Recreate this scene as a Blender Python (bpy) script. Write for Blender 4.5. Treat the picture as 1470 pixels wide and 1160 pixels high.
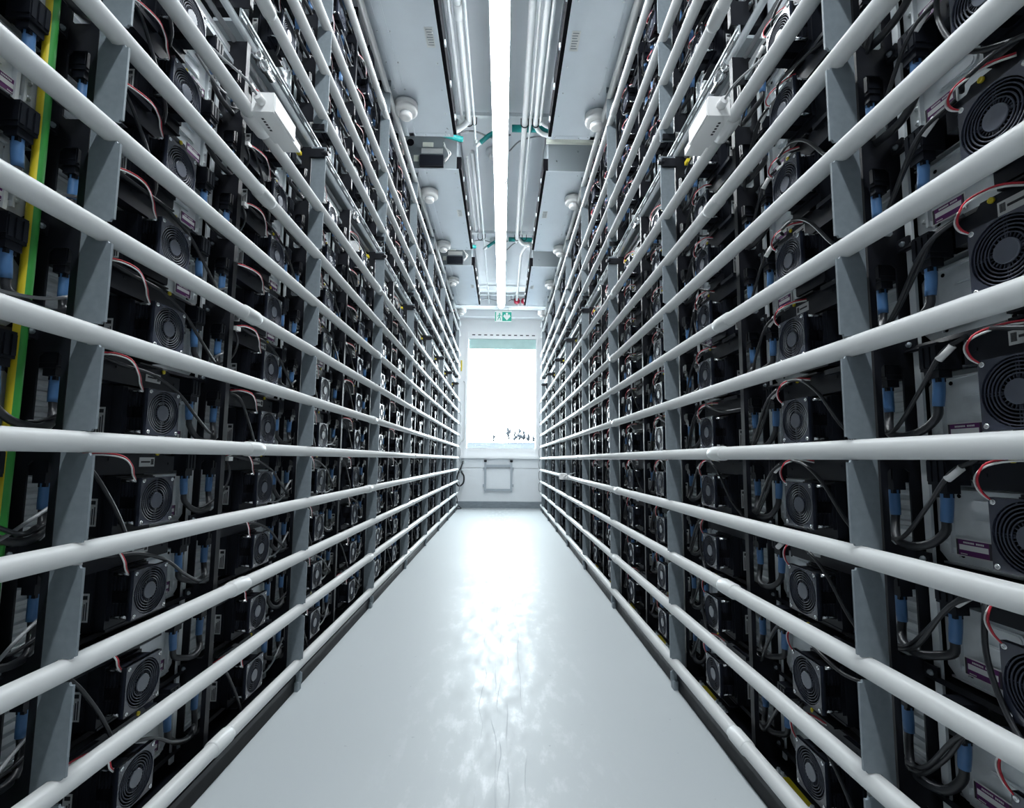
import bpy, math, random
from mathutils import Matrix, Vector, Euler
random.seed(7)
R = math.radians
scene = bpy.context.scene
C = scene.collection
for o in list(bpy.data.objects):
    bpy.data.objects.remove(o)

# ------------------------------------------------------------------ camera
H = 0.965                                    # eye height above the floor
cam_d = bpy.data.cameras.new('camera')
cam = bpy.data.objects.new('camera', cam_d)
C.objects.link(cam)
cam_d.sensor_width = 36.0
cam_d.lens = 689.74 / 1470 * 36.0
cam_d.shift_y = 17.56 / 1470
cam_d.clip_start = 0.02
cam_d.clip_end = 2000
cam.matrix_world = Matrix.Translation((0, 0, H)) @ (Matrix.Rotation(-0.02, 4, 'Z') @ Matrix.Rotation(math.pi/2 + 0.09, 4, 'X') @ Matrix.Rotation(0.0092, 4, 'Z'))
scene.camera = cam

# ------------------------------------------------------------------ world, light, exposure
LAMP_STRENGTH = 24.0
SKY_STRENGTH = 11.0
world = bpy.data.worlds.new('overcast_sky')
scene.world = world
world.use_nodes = True
wn = world.node_tree.nodes
wn['Background'].inputs['Color'].default_value = (0.86, 0.93, 1.0, 1)
wn['Background'].inputs['Strength'].default_value = SKY_STRENGTH
pl = bpy.data.lights.new('window_portal', 'AREA')
pl.shape = 'RECTANGLE'; pl.size = 1.36; pl.size_y = 2.25
pl.cycles.is_portal = True
plo = bpy.data.objects.new('window_portal', pl); C.objects.link(plo)
plo.location = (-0.02, 9.80, 2.32); plo.rotation_euler = (R(-90), 0, 0)
scene.view_settings.view_transform = 'Standard'
scene.view_settings.look = 'None'
scene.view_settings.exposure = 1.25
scene.view_settings.gamma = 1.0
scene.view_settings.use_curve_mapping = False

# ------------------------------------------------------------------ materials
def mat(name, col, rough=0.5, metal=0.0, spec=0.5, noise=0.0, nscale=20.0, rnoise=0.0, bump=0.0, bscale=200.0, emit=None, estr=0.0, stretch=None, coat=0.0):
    m = bpy.data.materials.new(name); m.use_nodes = True
    nt = m.node_tree; b = nt.nodes['Principled BSDF']
    b.inputs['Base Color'].default_value = (*col, 1)
    b.inputs['Roughness'].default_value = rough
    b.inputs['Metallic'].default_value = metal
    b.inputs['Specular IOR Level'].default_value = spec
    b.inputs['Coat Weight'].default_value = coat
    if emit:
        b.inputs['Emission Color'].default_value = (*emit, 1); b.inputs['Emission Strength'].default_value = estr
    if noise or rnoise or bump:
        tc = nt.nodes.new('ShaderNodeTexCoord'); mp = nt.nodes.new('ShaderNodeMapping')
        nt.links.new(tc.outputs['Object'], mp.inputs['Vector'])
        if stretch: mp.inputs['Scale'].default_value = stretch
        nz = nt.nodes.new('ShaderNodeTexNoise'); nz.inputs['Scale'].default_value = nscale; nz.inputs['Detail'].default_value = 4
        nt.links.new(mp.outputs['Vector'], nz.inputs['Vector'])
        if noise:
            mx = nt.nodes.new('ShaderNodeMix'); mx.data_type = 'RGBA'
            mx.inputs[6].default_value = (*[c*(1-noise) for c in col], 1); mx.inputs[7].default_value = (*[min(1, c*(1+noise)) for c in col], 1)
            nt.links.new(nz.outputs['Fac'], mx.inputs[0]); nt.links.new(mx.outputs[2], b.inputs['Base Color'])
        if rnoise:
            mr = nt.nodes.new('ShaderNodeMapRange'); mr.inputs[3].default_value = max(0.02, rough-rnoise); mr.inputs[4].default_value = rough+rnoise
            nt.links.new(nz.outputs['Fac'], mr.inputs[0]); nt.links.new(mr.outputs[0], b.inputs['Roughness'])
        if bump:
            n2 = nt.nodes.new('ShaderNodeTexNoise'); n2.inputs['Scale'].default_value = bscale
            nt.links.new(mp.outputs['Vector'], n2.inputs['Vector'])
            bp = nt.nodes.new('ShaderNodeBump'); bp.inputs['Strength'].default_value = bump; bp.inputs['Distance'].default_value = 0.002
            nt.links.new(n2.outputs['Fac'], bp.inputs['Height']); nt.links.new(bp.outputs['Normal'], b.inputs['Normal'])
    return m

M = {}
M['pipe'] = mat('white_pvc', (0.62, 0.635, 0.63), 0.36, noise=0.03, nscale=6)
M['galv'] = mat('galvanised_steel', (0.70, 0.74, 0.76), 0.34, 0.25, noise=0.18, nscale=30, rnoise=0.12)
M['bar'] = mat('zinc_coated_bar', (0.20, 0.235, 0.26), 0.5, 0.15, noise=0.22, nscale=60, rnoise=0.1)
M['barn'] = mat('bare_steel', (0.75, 0.77, 0.78), 0.25, 1.0)
M['bplas'] = mat('black_plastic', (0.011, 0.013, 0.019), 0.38, spec=0.25, noise=0.2, nscale=40, rnoise=0.1)
M['fanp'] = mat('fan_plastic', (0.036, 0.042, 0.064), 0.22, spec=1.0, noise=0.1, nscale=60, rnoise=0.06)
M['guardp'] = mat('fan_guard_plastic', (0.040, 0.047, 0.070), 0.42, spec=0.35)
M['hubp'] = mat('fan_hub_plastic', (0.078, 0.089, 0.118), 0.22, spec=1.0, noise=0.1, nscale=60)
M['bsteel'] = mat('black_powder_coat', (0.009, 0.010, 0.014), 0.38, spec=0.3, noise=0.3, nscale=25, rnoise=0.12)
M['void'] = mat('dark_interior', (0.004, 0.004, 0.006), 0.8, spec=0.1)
M['blue'] = mat('blue_heatshrink', (0.075, 0.19, 0.40), 0.42, noise=0.1, nscale=50)
M['cable'] = mat('black_cable', (0.022, 0.024, 0.028), 0.33)
M['gcable'] = mat('grey_cable', (0.28, 0.29, 0.30), 0.4)
M['white'] = mat('white_plastic', (0.84, 0.84, 0.83), 0.4)
M['red'] = mat('red_insulation', (0.55, 0.03, 0.05), 0.4)
M['yellow'] = mat('yellow_insulation', (0.72, 0.58, 0.02), 0.45)
M['green'] = mat('green_insulation', (0.04, 0.30, 0.05), 0.45)
M['stk'] = mat('sticker_white', (0.72, 0.73, 0.72), 0.45)
M['ink'] = mat('print_black', (0.03, 0.03, 0.035), 0.6)
M['purple'] = mat('sticker_purple', (0.10, 0.012, 0.11), 0.4)
M['teal'] = mat('teal_hose', (0.01, 0.27, 0.26), 0.45, noise=0.25, nscale=60)
M['duct'] = mat('ceiling_sheet_metal', (0.66, 0.71, 0.76), 0.30, 0.4, noise=0.06, nscale=5, rnoise=0.06)
M['ductp'] = mat('unit_panel_grey', (0.22, 0.25, 0.27), 0.5, 0.3)
M['cream'] = mat('cream_cover', (0.60, 0.63, 0.56), 0.5)
M['ceil'] = mat('painted_ceiling', (0.74, 0.77, 0.80), 0.55, noise=0.04, nscale=3)
M['wall'] = mat('painted_wall', (0.87, 0.885, 0.90), 0.6, noise=0.05, nscale=4)
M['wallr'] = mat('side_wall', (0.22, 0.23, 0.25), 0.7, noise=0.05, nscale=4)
M['panel'] = mat('parapet_panel', (0.82, 0.845, 0.87), 0.5, noise=0.05, nscale=5)
M['base'] = mat('grey_baseboard', (0.24, 0.28, 0.31), 0.5, noise=0.35, nscale=9, stretch=(1, 1, 4))
M['frame'] = mat('white_window_frame', (0.88, 0.89, 0.90), 0.4)
M['band'] = mat('pale_green_band', (0.42, 0.60, 0.58), 0.5, noise=0.1, nscale=8)
M['lamp'] = mat('lamp_diffuser', (0.9, 0.9, 0.9), 0.5, emit=(0.91, 0.965, 1.0), estr=LAMP_STRENGTH)
M['lampb'] = mat('lamp_housing', (0.66, 0.68, 0.70), 0.4)
M['siren'] = mat('red_siren', (0.42, 0.015, 0.05), 0.3)
M['exitg'] = mat('exit_green', (0.02, 0.42, 0.30), 0.4, emit=(0.05, 0.8, 0.6), estr=0.06)
M['exitw'] = mat('exit_white', (0.85, 0.9, 0.88), 0.4, emit=(0.9, 1.0, 0.97), estr=0.12)
M['hill'] = mat('pale_hill', (0.036, 0.040, 0.046), 0.9, spec=0.0, noise=0.4, nscale=0.5)
M['tree'] = mat('hazy_bare_tree', (0.034, 0.039, 0.047), 0.9, spec=0.0)
M['fgrey'] = mat('grey_painted_tube', (0.40, 0.44, 0.48), 0.45, 0.2)
M['cpipe'] = mat('ceiling_pipe_paint', (0.50, 0.52, 0.53), 0.5)
M['foil'] = mat('rack_beam_zinc', (0.42, 0.46, 0.48), 0.5, 0.3, noise=0.1, nscale=15, rnoise=0.1)

def glass_mat():
    m = bpy.data.materials.new('window_glass'); m.use_nodes = True
    nt = m.node_tree; nt.nodes.clear()
    out = nt.nodes.new('ShaderNodeOutputMaterial')
    tr = nt.nodes.new('ShaderNodeBsdfTransparent'); tr.inputs[0].default_value = (0.96, 0.99, 0.98, 1)
    tl = nt.nodes.new('ShaderNodeBsdfTranslucent'); tl.inputs[0].default_value = (0.9, 0.93, 0.96, 1)
    gl = nt.nodes.new('ShaderNodeBsdfGlossy'); gl.inputs['Roughness'].default_value = 0.03
    m1 = nt.nodes.new('ShaderNodeMixShader'); m1.inputs[0].default_value = 0.0015
    m2 = nt.nodes.new('ShaderNodeMixShader'); m2.inputs[0].default_value = 0.05
    nt.links.new(tr.outputs[0], m1.inputs[1]); nt.links.new(tl.outputs[0], m1.inputs[2])
    nt.links.new(m1.outputs[0], m2.inputs[1]); nt.links.new(gl.outputs[0], m2.inputs[2])
    nt.links.new(m2.outputs[0], out.inputs[0])
    return m
M['glass'] = glass_mat()

def floor_mat():
    m = bpy.data.materials.new('painted_concrete_floor'); m.use_nodes = True
    nt = m.node_tree; N = nt.nodes; L = nt.links; b = N['Principled BSDF']
    tc = N.new('ShaderNodeTexCoord')
    def noise(scale, detail=4, st=None, rough=0.5):
        mp = N.new('ShaderNodeMapping'); L.new(tc.outputs['Object'], mp.inputs['Vector'])
        if st: mp.inputs['Scale'].default_value = st
        n = N.new('ShaderNodeTexNoise'); n.inputs['Scale'].default_value = scale; n.inputs['Detail'].default_value = detail; n.inputs['Roughness'].default_value = rough
        L.new(mp.outputs['Vector'], n.inputs['Vector']); return n.outputs['Fac']
    def ma(op, a, bb=None, cl=False):
        n = N.new('ShaderNodeMath'); n.operation = op; n.use_clamp = cl
        for i, q in enumerate((a, bb)):
            if q is None: continue
            if hasattr(q, 'node'): L.new(q, n.inputs[i])
            else: n.inputs[i].default_value = q
        return n.outputs[0]
    def rng(x, a, bb, c, d):
        n = N.new('ShaderNodeMapRange'); L.new(x, n.inputs[0])
        for i, q in enumerate((a, bb, c, d)): n.inputs[i+1].default_value = q
        return n.outputs[0]
    sp = N.new('ShaderNodeSeparateXYZ'); L.new(tc.outputs['Object'], sp.inputs[0])
    X = sp.outputs[0]
    big = noise(1.6, 5, (1, 0.6, 1)); fine = noise(60, 3); mid = noise(16, 6, (1, 0.38, 1), 0.66)
    # wandering cracks in the paint along the middle of the aisle
    masks = None
    for off, amp, sc, w in ((-0.02, 0.16, 1.1, 0.0014), (0.03, 0.10, 1.6, 0.0011), (-0.07, 0.09, 2.1, 0.0010), (0.0, 0.06, 2.8, 0.0010), (0.09, 0.12, 1.4, 0.0009)):
        wob = noise(sc, 2.5, (0.05, 1, 1), 0.5)
        d = ma('ABSOLUTE', ma('SUBTRACT', ma('SUBTRACT', X, off), ma('MULTIPLY', ma('SUBTRACT', wob, 0.5), amp)))
        line = rng(d, w, w*2.4, 1, 0)
        gate = rng(noise(2.3 + off*8, 3), 0.44, 0.56, 0, 1)
        line = ma('MULTIPLY', line, gate)
        masks = line if masks is None else ma('MAXIMUM', masks, line)
    lane = rng(ma('ABSOLUTE', X), 0.05, 0.42, 1, 0)          # the shiny middle lane, smoother and lighter
    sheen_tint = ma('MULTIPLY', rng(mid, 0.52, 0.68, 0, 1), lane)  # patchy reflection along the aisle, painted as a lighter base colour
    speck = rng(noise(38, 2), 0.745, 0.76, 0, 1)
    mx = N.new('ShaderNodeMix'); mx.data_type = 'RGBA'
    mx.inputs[6].default_value = (0.345, 0.372, 0.385, 1); mx.inputs[7].default_value = (0.40, 0.427, 0.44, 1); L.new(big, mx.inputs[0])
    m2 = N.new('ShaderNodeMix'); m2.data_type = 'RGBA'; L.new(mx.outputs[2], m2.inputs[6]); m2.inputs[7].default_value = (0.60, 0.62, 0.64, 1); L.new(ma('MULTIPLY', sheen_tint, 0.55), m2.inputs[0])
    m3 = N.new('ShaderNodeMix'); m3.data_type = 'RGBA'; L.new(m2.outputs[2], m3.inputs[6]); m3.inputs[7].default_value = (0.20, 0.22, 0.24, 1)
    L.new(ma('MULTIPLY', ma('MAXIMUM', masks, speck), 0.42), m3.inputs[0])
    L.new(m3.outputs[2], b.inputs['Base Color'])
    r0 = ma('SUBTRACT', rng(big, 0.3, 0.7, 0.50, 0.58), ma('MULTIPLY', lane, rng(mid, 0.36, 0.64, 0.0, 0.20)))
    L.new(r0, b.inputs['Roughness'])
    bp = N.new('ShaderNodeBump'); bp.inputs['Strength'].default_value = 0.25; bp.inputs['Distance'].default_value = 0.004
    hgt = ma('SUBTRACT', ma('ADD', ma('MULTIPLY', mid, ma('MULTIPLY', lane, 0.16)), ma('MULTIPLY', fine, 0.08)), ma('MULTIPLY', masks, 0.4))
    L.new(hgt, bp.inputs['Height']); L.new(bp.outputs['Normal'], b.inputs['Normal'])
    return m
M['floor'] = floor_mat()

# ------------------------------------------------------------------ mesh builder
def cat(pts, n=5):
    P = [Vector(p) for p in pts]
    if len(P) < 3: return P
    Q = [P[0]*2-P[1]] + P + [P[-1]*2-P[-2]]
    out = []
    for i in range(1, len(Q)-2):
        a, b, c, d = Q[i-1], Q[i], Q[i+1], Q[i+2]
        for k in range(n):
            t = k/n
            out.append(0.5*((2*b)+(c-a)*t+(2*a-5*b+4*c-d)*t*t+(3*b-a-3*c+d)*t*t*t))
    out.append(P[-1]); return out

class MB:
    def __init__(s): s.v = []; s.f = []; s.m = []; s.s = []
    def face(s, idx, mi=0, sm=False): s.f.append(tuple(idx)); s.m.append(mi); s.s.append(sm)
    def box(s, x0, x1, y0, y1, z0, z1, mi=0):
        x0, x1 = min(x0, x1), max(x0, x1); y0, y1 = min(y0, y1), max(y0, y1); z0, z1 = min(z0, z1), max(z0, z1)
        b = len(s.v)
        s.v += [(x, y, z) for z in (z0, z1) for y in (y0, y1) for x in (x0, x1)]
        for q in ((0, 2, 3, 1), (4, 5, 7, 6), (0, 1, 5, 4), (1, 3, 7, 5), (3, 2, 6, 7), (2, 0, 4, 6)):
            s.face([b+i for i in q], mi)
        return s
    def tube(s, pts, r, n=6, mi=0, cap=True, closed=False):
        P = [Vector(p) for p in pts]; k = len(P); b = len(s.v)
        rs = r if isinstance(r, (list, tuple)) else [r]*k
        up = None
        for i, p in enumerate(P):
            if closed: t = P[(i+1) % k]-P[i-1]
            else: t = P[min(i+1, k-1)]-P[max(i-1, 0)]
            t.normalize()
            if up is None:
                a = Vector((0, 0, 1)) if abs(t.z) < 0.9 else Vector((1, 0, 0))
                up = (a-t*a.dot(t)).normalized()
            else:
                up = (up-t*up.dot(t))
                up = up.normalized() if up.length > 1e-6 else t.orthogonal().normalized()
            sd = t.cross(up)
            for j in range(n):
                a = 2*math.pi*(j+0.5)/n
                s.v.append(tuple(p+up*(rs[i]*math.cos(a))+sd*(rs[i]*math.sin(a))))
        for i in range(k if closed else k-1):
            for j in range(n):
                a = b+i*n+j; c = b+i*n+(j+1) % n; d = b+((i+1) % k)*n+(j+1) % n; e = b+((i+1) % k)*n+j
                s.face((a, c, d, e), mi, True)
        if cap and not closed:
            s.face([b+j for j in range(n)][::-1], mi); s.face([b+(k-1)*n+j for j in range(n)], mi)
        return s
    def cyl(s, p0, p1, r0, r1=None, n=12, mi=0):
        return s.tube([p0, p1], [r0, r0 if r1 is None else r1], n, mi)
    def lathe(s, prof, c, axis='z', n=20, mi=0, cap=True):
        # prof: (radius, height) from one end to the other
        b = len(s.v); k = len(prof)
        for r, h in prof:
            for j in range(n):
                a = 2*math.pi*j/n; q = (r*math.cos(a), r*math.sin(a))
                if axis == 'z': s.v.append((c[0]+q[0], c[1]+q[1], c[2]+h))
                elif axis == 'x': s.v.append((c[0]+h, c[1]+q[0], c[2]+q[1]))
                else: s.v.append((c[0]+q[1], c[1]+h, c[2]+q[0]))
        for i in range(k-1):
            for j in range(n): s.face((b+i*n+j, b+i*n+(j+1) % n, b+(i+1)*n+(j+1) % n, b+(i+1)*n+j), mi, True)
        if cap: s.face([b+j for j in range(n)][::-1], mi); s.face([b+(k-1)*n+j for j in range(n)], mi)
        return s
    def prism(s, out, a, h0, h1, mi=0):
        # out: 2-D outline in the two other axes (order: y,z for x / x,z for y / x,y for z)
        b = len(s.v); k = len(out)
        for h in (h0, h1):
            for p, q in out: s.v.append((h, p, q) if a == 'x' else (p, h, q) if a == 'y' else (p, q, h))
        s.face(range(b, b+k), mi); s.face(range(b+2*k-1, b+k-1, -1), mi)
        for i in range(k): s.face((b+(i+1) % k, b+i, b+k+i, b+k+(i+1) % k), mi)
        return s
    def add(s, o, off=(0, 0, 0), mi=None):
        b = len(s.v); s.v += [(x+off[0], y+off[1], z+off[2]) for x, y, z in o.v]
        for f, m_, sm in zip(o.f, o.m, o.s): s.face([b+i for i in f], m_ if mi is None else mi, sm)
        return s
    def data(s, name, mats, sx=1):
        me = bpy.data.meshes.new(name)
        v = s.v if sx == 1 else [(-x, y, z) for x, y, z in s.v]
        f = s.f if sx == 1 else [q[::-1] for q in s.f]
        me.from_pydata(v, [], f)
        for m_ in (mats if isinstance(mats, (list, tuple)) else [mats]): me.materials.append(M[m_])
        me.polygons.foreach_set('material_index', s.m); me.polygons.foreach_set('use_smooth', s.s)
        me.update(); return me

def link(name, me, parent=None, loc=(0, 0, 0)):
    o = bpy.data.objects.new(name, me); C.objects.link(o); o.location = loc
    if parent is not None: o.parent = parent
    return o
def obj(name, mb, mats, parent=None, loc=(0, 0, 0), sx=1): return link(name, mb.data(name, mats, sx), parent, loc)
def tag(o, label, cat_, group=None, kind=None):
    o['label'] = label; o['category'] = cat_
    if group: o['group'] = group
    if kind: o['kind'] = kind
    return o
def thing(name, label, cat_, loc=(0, 0, 0), group=None):
    o = bpy.data.objects.new(name, None); C.objects.link(o); o.location = loc; o.empty_display_size = 0.1
    return tag(o, label, cat_, group)
def struct(name, mb, mats, label, cat_): 
    o = obj(name, mb, mats); tag(o, label, cat_); o['kind'] = 'structure'; return o
ORD = ['first', 'second', 'third', 'fourth', 'fifth', 'sixth', 'seventh', 'eighth', 'ninth', 'tenth', 'eleventh', 'twelfth', 'thirteenth', 'fourteenth', 'fifteenth', 'sixteenth', 'seventeenth']

# ------------------------------------------------------------------ setting
CEIL = 4.25; YW = 9.73; XW = 1.75
struct('floor', MB().box(-XW, XW, -4.6, YW+0.3, -0.12, 0), 'floor', 'light grey painted concrete floor with cracked shiny middle lane', 'floor')
struct('ceiling', MB().box(-XW, XW, -4.6, YW+0.3, CEIL, CEIL+0.12), 'ceil', 'pale painted ceiling between the hanging metal units', 'ceiling')
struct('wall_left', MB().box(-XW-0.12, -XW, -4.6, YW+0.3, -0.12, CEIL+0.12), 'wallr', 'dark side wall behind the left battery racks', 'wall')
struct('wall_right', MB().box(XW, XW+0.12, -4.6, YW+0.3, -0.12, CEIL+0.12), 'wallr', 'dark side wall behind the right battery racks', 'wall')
struct('wall_back', MB().box(-XW, XW, -4.72, -4.6, -0.12, CEIL+0.12), 'wall', 'painted wall closing the aisle behind the viewer', 'wall')
GX0, GX1, GZ0, GZ1 = -0.715, 0.675, 1.19, 3.44         # the glazed opening
w = MB()
w.box(-XW, GX0-0.05, YW, YW+0.3, 0, CEIL); w.box(GX1+0.05, XW, YW, YW+0.3, 0, CEIL)
w.box(GX0-0.05, GX1+0.05, YW, YW+0.3, 0, GZ0-0.16); w.box(GX0-0.05, GX1+0.05, YW, YW+0.3, GZ1+0.14, CEIL)
we = struct('wall_end', w, 'wall', 'bright white end wall around the large window', 'wall')
obj('wall_panel', MB().box(-1.2, 1.2, YW-0.025, YW, 0.80, 0.985), 'panel', we)
obj('wall_panel', MB().box(-1.2, 1.2, YW-0.025, YW, 0.13, 0.785), 'panel', we)
bb = struct('baseboard_end', MB().box(-1.2, 1.2, YW-0.04, YW, 0, 0.13), 'base', 'worn grey baseboard at the foot of the end wall', 'baseboard')
bm_ = MB().box(-XW, XW, YW-0.42, YW, 4.0, CEIL); bm_.box(-XW, XW, YW-0.16, YW, 3.86, 4.0)
struct('trim_1', bm_, 'ceil', 'pale stepped lintel beam across the top of the end wall', 'beam')
wd = bpy.data.objects.new('window_1', None); C.objects.link(wd); tag(wd, 'large overexposed window in the end wall with white frame', 'window', kind='structure')
fr = MB(); a, b_ = GX0-0.05, GX1+0.05
fr.box(a, GX0, YW-0.03, YW+0.1, GZ0-0.16, GZ1+0.14); fr.box(GX1, b_, YW-0.03, YW+0.1, GZ0-0.16, GZ1+0.14)
fr.box(GX0, GX1, YW-0.02, YW+0.1, GZ0-0.16, GZ0); fr.box(GX0, GX1, YW-0.02, YW+0.1, GZ1, GZ1+0.14)
obj('window_frame', fr, 'frame', wd)
obj('pane', MB().box(GX0, GX1, YW+0.04, YW+0.048, GZ0, GZ1-0.205), 'glass', wd)
obj('green_band', MB().box(GX0+0.01, GX1, YW+0.02, YW+0.05, GZ1-0.205, GZ1), 'band', wd)
obj('window_sill', MB().box(GX0-0.12, GX1+0.12, YW-0.09, YW, 0.985, 1.03), 'frame', wd)
vs = MB()
for i in range(11): vs.box(-0.64+i*0.123, -0.64+i*0.123+0.062, YW-0.024, YW-0.018, GZ1+0.065, GZ1+0.085)
obj('vent_slots', vs, 'ink', wd)
obj('door_closer', MB().prism([(-0.86, 1.04), (-0.78, 1.04), (-0.86, 1.22)], 'y', YW-0.05, YW-0.03), 'frame', wd)
# outside, beyond the glass
hl = MB(); pr = [(-60, 2.5), (-40, 2.9), (-20, 3.3), (-6, 3.45), (0, 3.4), (8, 3.55), (30, 3.6), (60, 3.2)]
for (x0, z0), (x1, z1) in zip(pr, pr[1:]):
    b0 = len(hl.v); hl.v += [(x0, 70, z0), (x1, 70, z1), (x1, 12, -1.0), (x0, 12, -1.0), (x0, 140, z0-0.4), (x1, 140, z1-0.4)]
    hl.face((b0, b0+3, b0+2, b0+1)); hl.face((b0, b0+1, b0+5, b0+4))
struct('field', hl, 'hill', 'pale snowy field rising outside the end window', 'field')
def tree(x, h, seed, lab):
    rr = random.Random(seed); t = MB(); t.tube([(0, 0, -0.2), (0.02*h, 0, h*0.5), (0, 0, h)], [0.045*h, 0.035*h, 0.012*h], 5)
    for i in range(70):
        z = h*(0.3+0.65*rr.random()); a_ = rr.random()*6.28; l = h*0.34*(1.1-z/h)+0.15
        t.tube([(0, 0, z), (l*0.5*math.cos(a_), l*0.5*math.sin(a_), z+l*0.45), (l*math.cos(a_), l*math.sin(a_), z+l*0.7)], [0.024*h, 0.018*h, 0.008*h], 3)
    tag(obj('bare_tree', t, 'tree', None, (x, 69, 3.0)), lab, 'tree', 'bare trees outside the window')
for i, (x, h) in enumerate([(0.9, 2.6), (1.8, 2.0), (2.4, 2.4), (3.1, 2.2), (3.8, 1.9), (4.5, 1.5), (-1.2, 1.6), (5.0, 2.3)]):
    tree(x, h, i+3, ['leftmost tree of the hazy clump right of centre outside window', 'low hazy tree, second of the clump outside window', 'hazy tree, third of the clump outside window', 'hazy tree, fourth of the clump outside window', 'hazy tree, fifth of the clump outside window', 'shortest hazy tree near right end of the window', 'lone thin bare tree left of the clump outside window', 'rightmost bare tree at the right edge of the window'][i])

# ------------------------------------------------------------------ rack geometry constants
SIDES = {'left': dict(s=-1, W=0.8494, F=0.879, Y0=0.990), 'right': dict(s=1, W=0.7528, F=0.786, Y0=1.0024)}
PITCH = 0.2222; COL = 0.56; G = 0.0277 + H
PIPE_Z = [G+PITCH*k for k in range(-4, 6)] + [G+PITCH*k for k in (7, 8, 9)] + [2.425+H, 2.63+H]
PIPE_Z[0] -= 0.004
FAN_Z = [-0.111+H+PITCH*k for k in range(-3, 7)] + [1.700+H+PITCH*k for k in range(5)]
NCOL = 15                                                # columns 0..14, plus the half-seen one at -1
TOP1 = 1.425+H; BOT2 = 1.50+H
PR = 0.0215

# ------------------------------------------------------------------ pipes along the racks
EVEN = [1.62, 4.62, 7.6]; ODD = [3.15, 6.1, 8.9]
for side, S in SIDES.items():
    for i, z in enumerate(PIPE_Z):
        nm = 'guard_pipe'
        lab = 'white horizontal pipe on the %s racks, %s from the floor' % (side, ORD[i])
        p = thing(nm, lab, 'pipe', (S['s']*S['W'], 0, z), 'white pipes along the battery racks')
        dx = 0
        obj('tube', MB().tube([(0, 0.18, 0), (0, 9.28, 0)], PR, 24), 'pipe', p)
        cs = EVEN if i % 2 == 0 else ODD
        for c in cs:
            c += (-0.06+0.12*((i*37 % 10)/10))
            m_ = MB(); m_.lathe([(PR+0.0004, -0.040), (PR+0.0034, -0.036), (PR+0.0034, 0.040), (PR+0.0004, 0.052)], (0, c, 0), 'y', 24)
            obj('coupling', m_, 'pipe', p)

# ------------------------------------------------------------------ grey notched bars
def bar_mesh(z0, z1, pipes):
    # outline in (u, z); u grows away from the aisle, 0 = pipe centre plane
    uo, ui, rn = -0.0245, 0.040, PR+0.0015
    out = [(ui, z0), (uo, z0)]
    for pz in pipes:
        if not z0 < pz < z1: continue
        out.append((uo, pz-rn-0.004)); out.append((uo+0.006, pz-rn-0.004)); out.append((uo+0.008, pz-rn+0.001))
        for k in range(7):
            a_ = -math.pi/2+math.pi*k/6; out.append((rn*math.cos(a_), pz+rn*math.sin(a_)))
        out.append((uo+0.008, pz+rn-0.001)); out.append((uo+0.006, pz+rn+0.004)); out.append((uo, pz+rn+0.004))
    out += [(uo, z1), (ui, z1)]
    return MB().prism(out, 'y', 0, 0.0055)
for side, S in SIDES.items():
    for tier, (z0, z1) in (('lower', (0.035, TOP1)), ('upper', (BOT2, 3.70))):
        me = bar_mesh(z0, z1, PIPE_Z).data('upright_bar', 'bar', S['s'])
        foot = MB().box(-0.016, 0.02, -0.014, 0.02, 0, 0.036) if tier == 'lower' else None
        arm = MB()
        if tier == 'lower':
            arm.box(-0.02, 0.045, -0.012, 0.0, TOP1-0.055, TOP1-0.015); arm.cyl((-0.038, -0.006, TOP1-0.035), (-0.01, -0.006, TOP1-0.035), 0.011, n=10)
        else:
            arm.box(-0.015, 0.04, -0.012, 0.0, BOT2+0.005, BOT2+0.03)
        fm = foot.data('bar_foot', 'bar', S['s']) if foot else None; am = arm.data('latch_arm', 'bsteel', S['s'])
        for k in range(8):
            y = S['Y0']+2*COL*k
            if tier == 'upper' and k == 0: continue
            n = ORD[k] if tier == 'lower' else ORD[k]
            o = thing('upright_bar', 'flat grey notched bar, %s tier of %s racks, %s bay from camera' % (tier, side, n), 'bar', (S['s']*S['W'], y, 0), 'grey bars carrying the white pipes')
            link('plate', me, o)
            if fm: link('bar_foot', fm, o)
            link('latch_arm', am, o)

# ------------------------------------------------------------------ rack frames (black slotted posts, shelves, beams)
def post_mesh(z0, z1, fans):
    m = MB(); t = 0.004; ua, ub, uc, ud = 0.012, 0.026, 0.074, 0.135
    m.box(ua, ub, 0, t, z0, z1); m.box(uc, ud, 0, t, z0, z1)
    prev = z0
    for fz in fans:
        lo, hi = fz-0.058, fz+0.100
        m.box(ub, uc, 0, t, prev, lo); prev = hi
        # rounded slot corners
        for (cu, sg) in ((ub, 1), (uc, -1)):
            for (cz, sz) in ((lo, 1), (hi, -1)):
                m.prism([(cu, cz), (cu+sg*0.008, cz), (cu, cz+sz*0.008)][::(1 if sg*sz > 0 else -1)], 'y', 0, t)
    m.box(ub, uc, 0, t, prev, z1)
    m.box(ua, ua+0.003, t, 0.022, z0, z1)                # front lip
    m.box(ud-0.003, ud, -0.02, 0.0, z0, z1)
    return m
def vbolt(m, u, v, w_, r=0.006, mi=0): m.lathe([(r, 0), (r, -0.003), (r*0.5, -0.003), (r*0.5, -0.007)], (u, v, w_), 'x', 8, mi)
LOWF, UPF = FAN_Z[:10], FAN_Z[10:]
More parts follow.
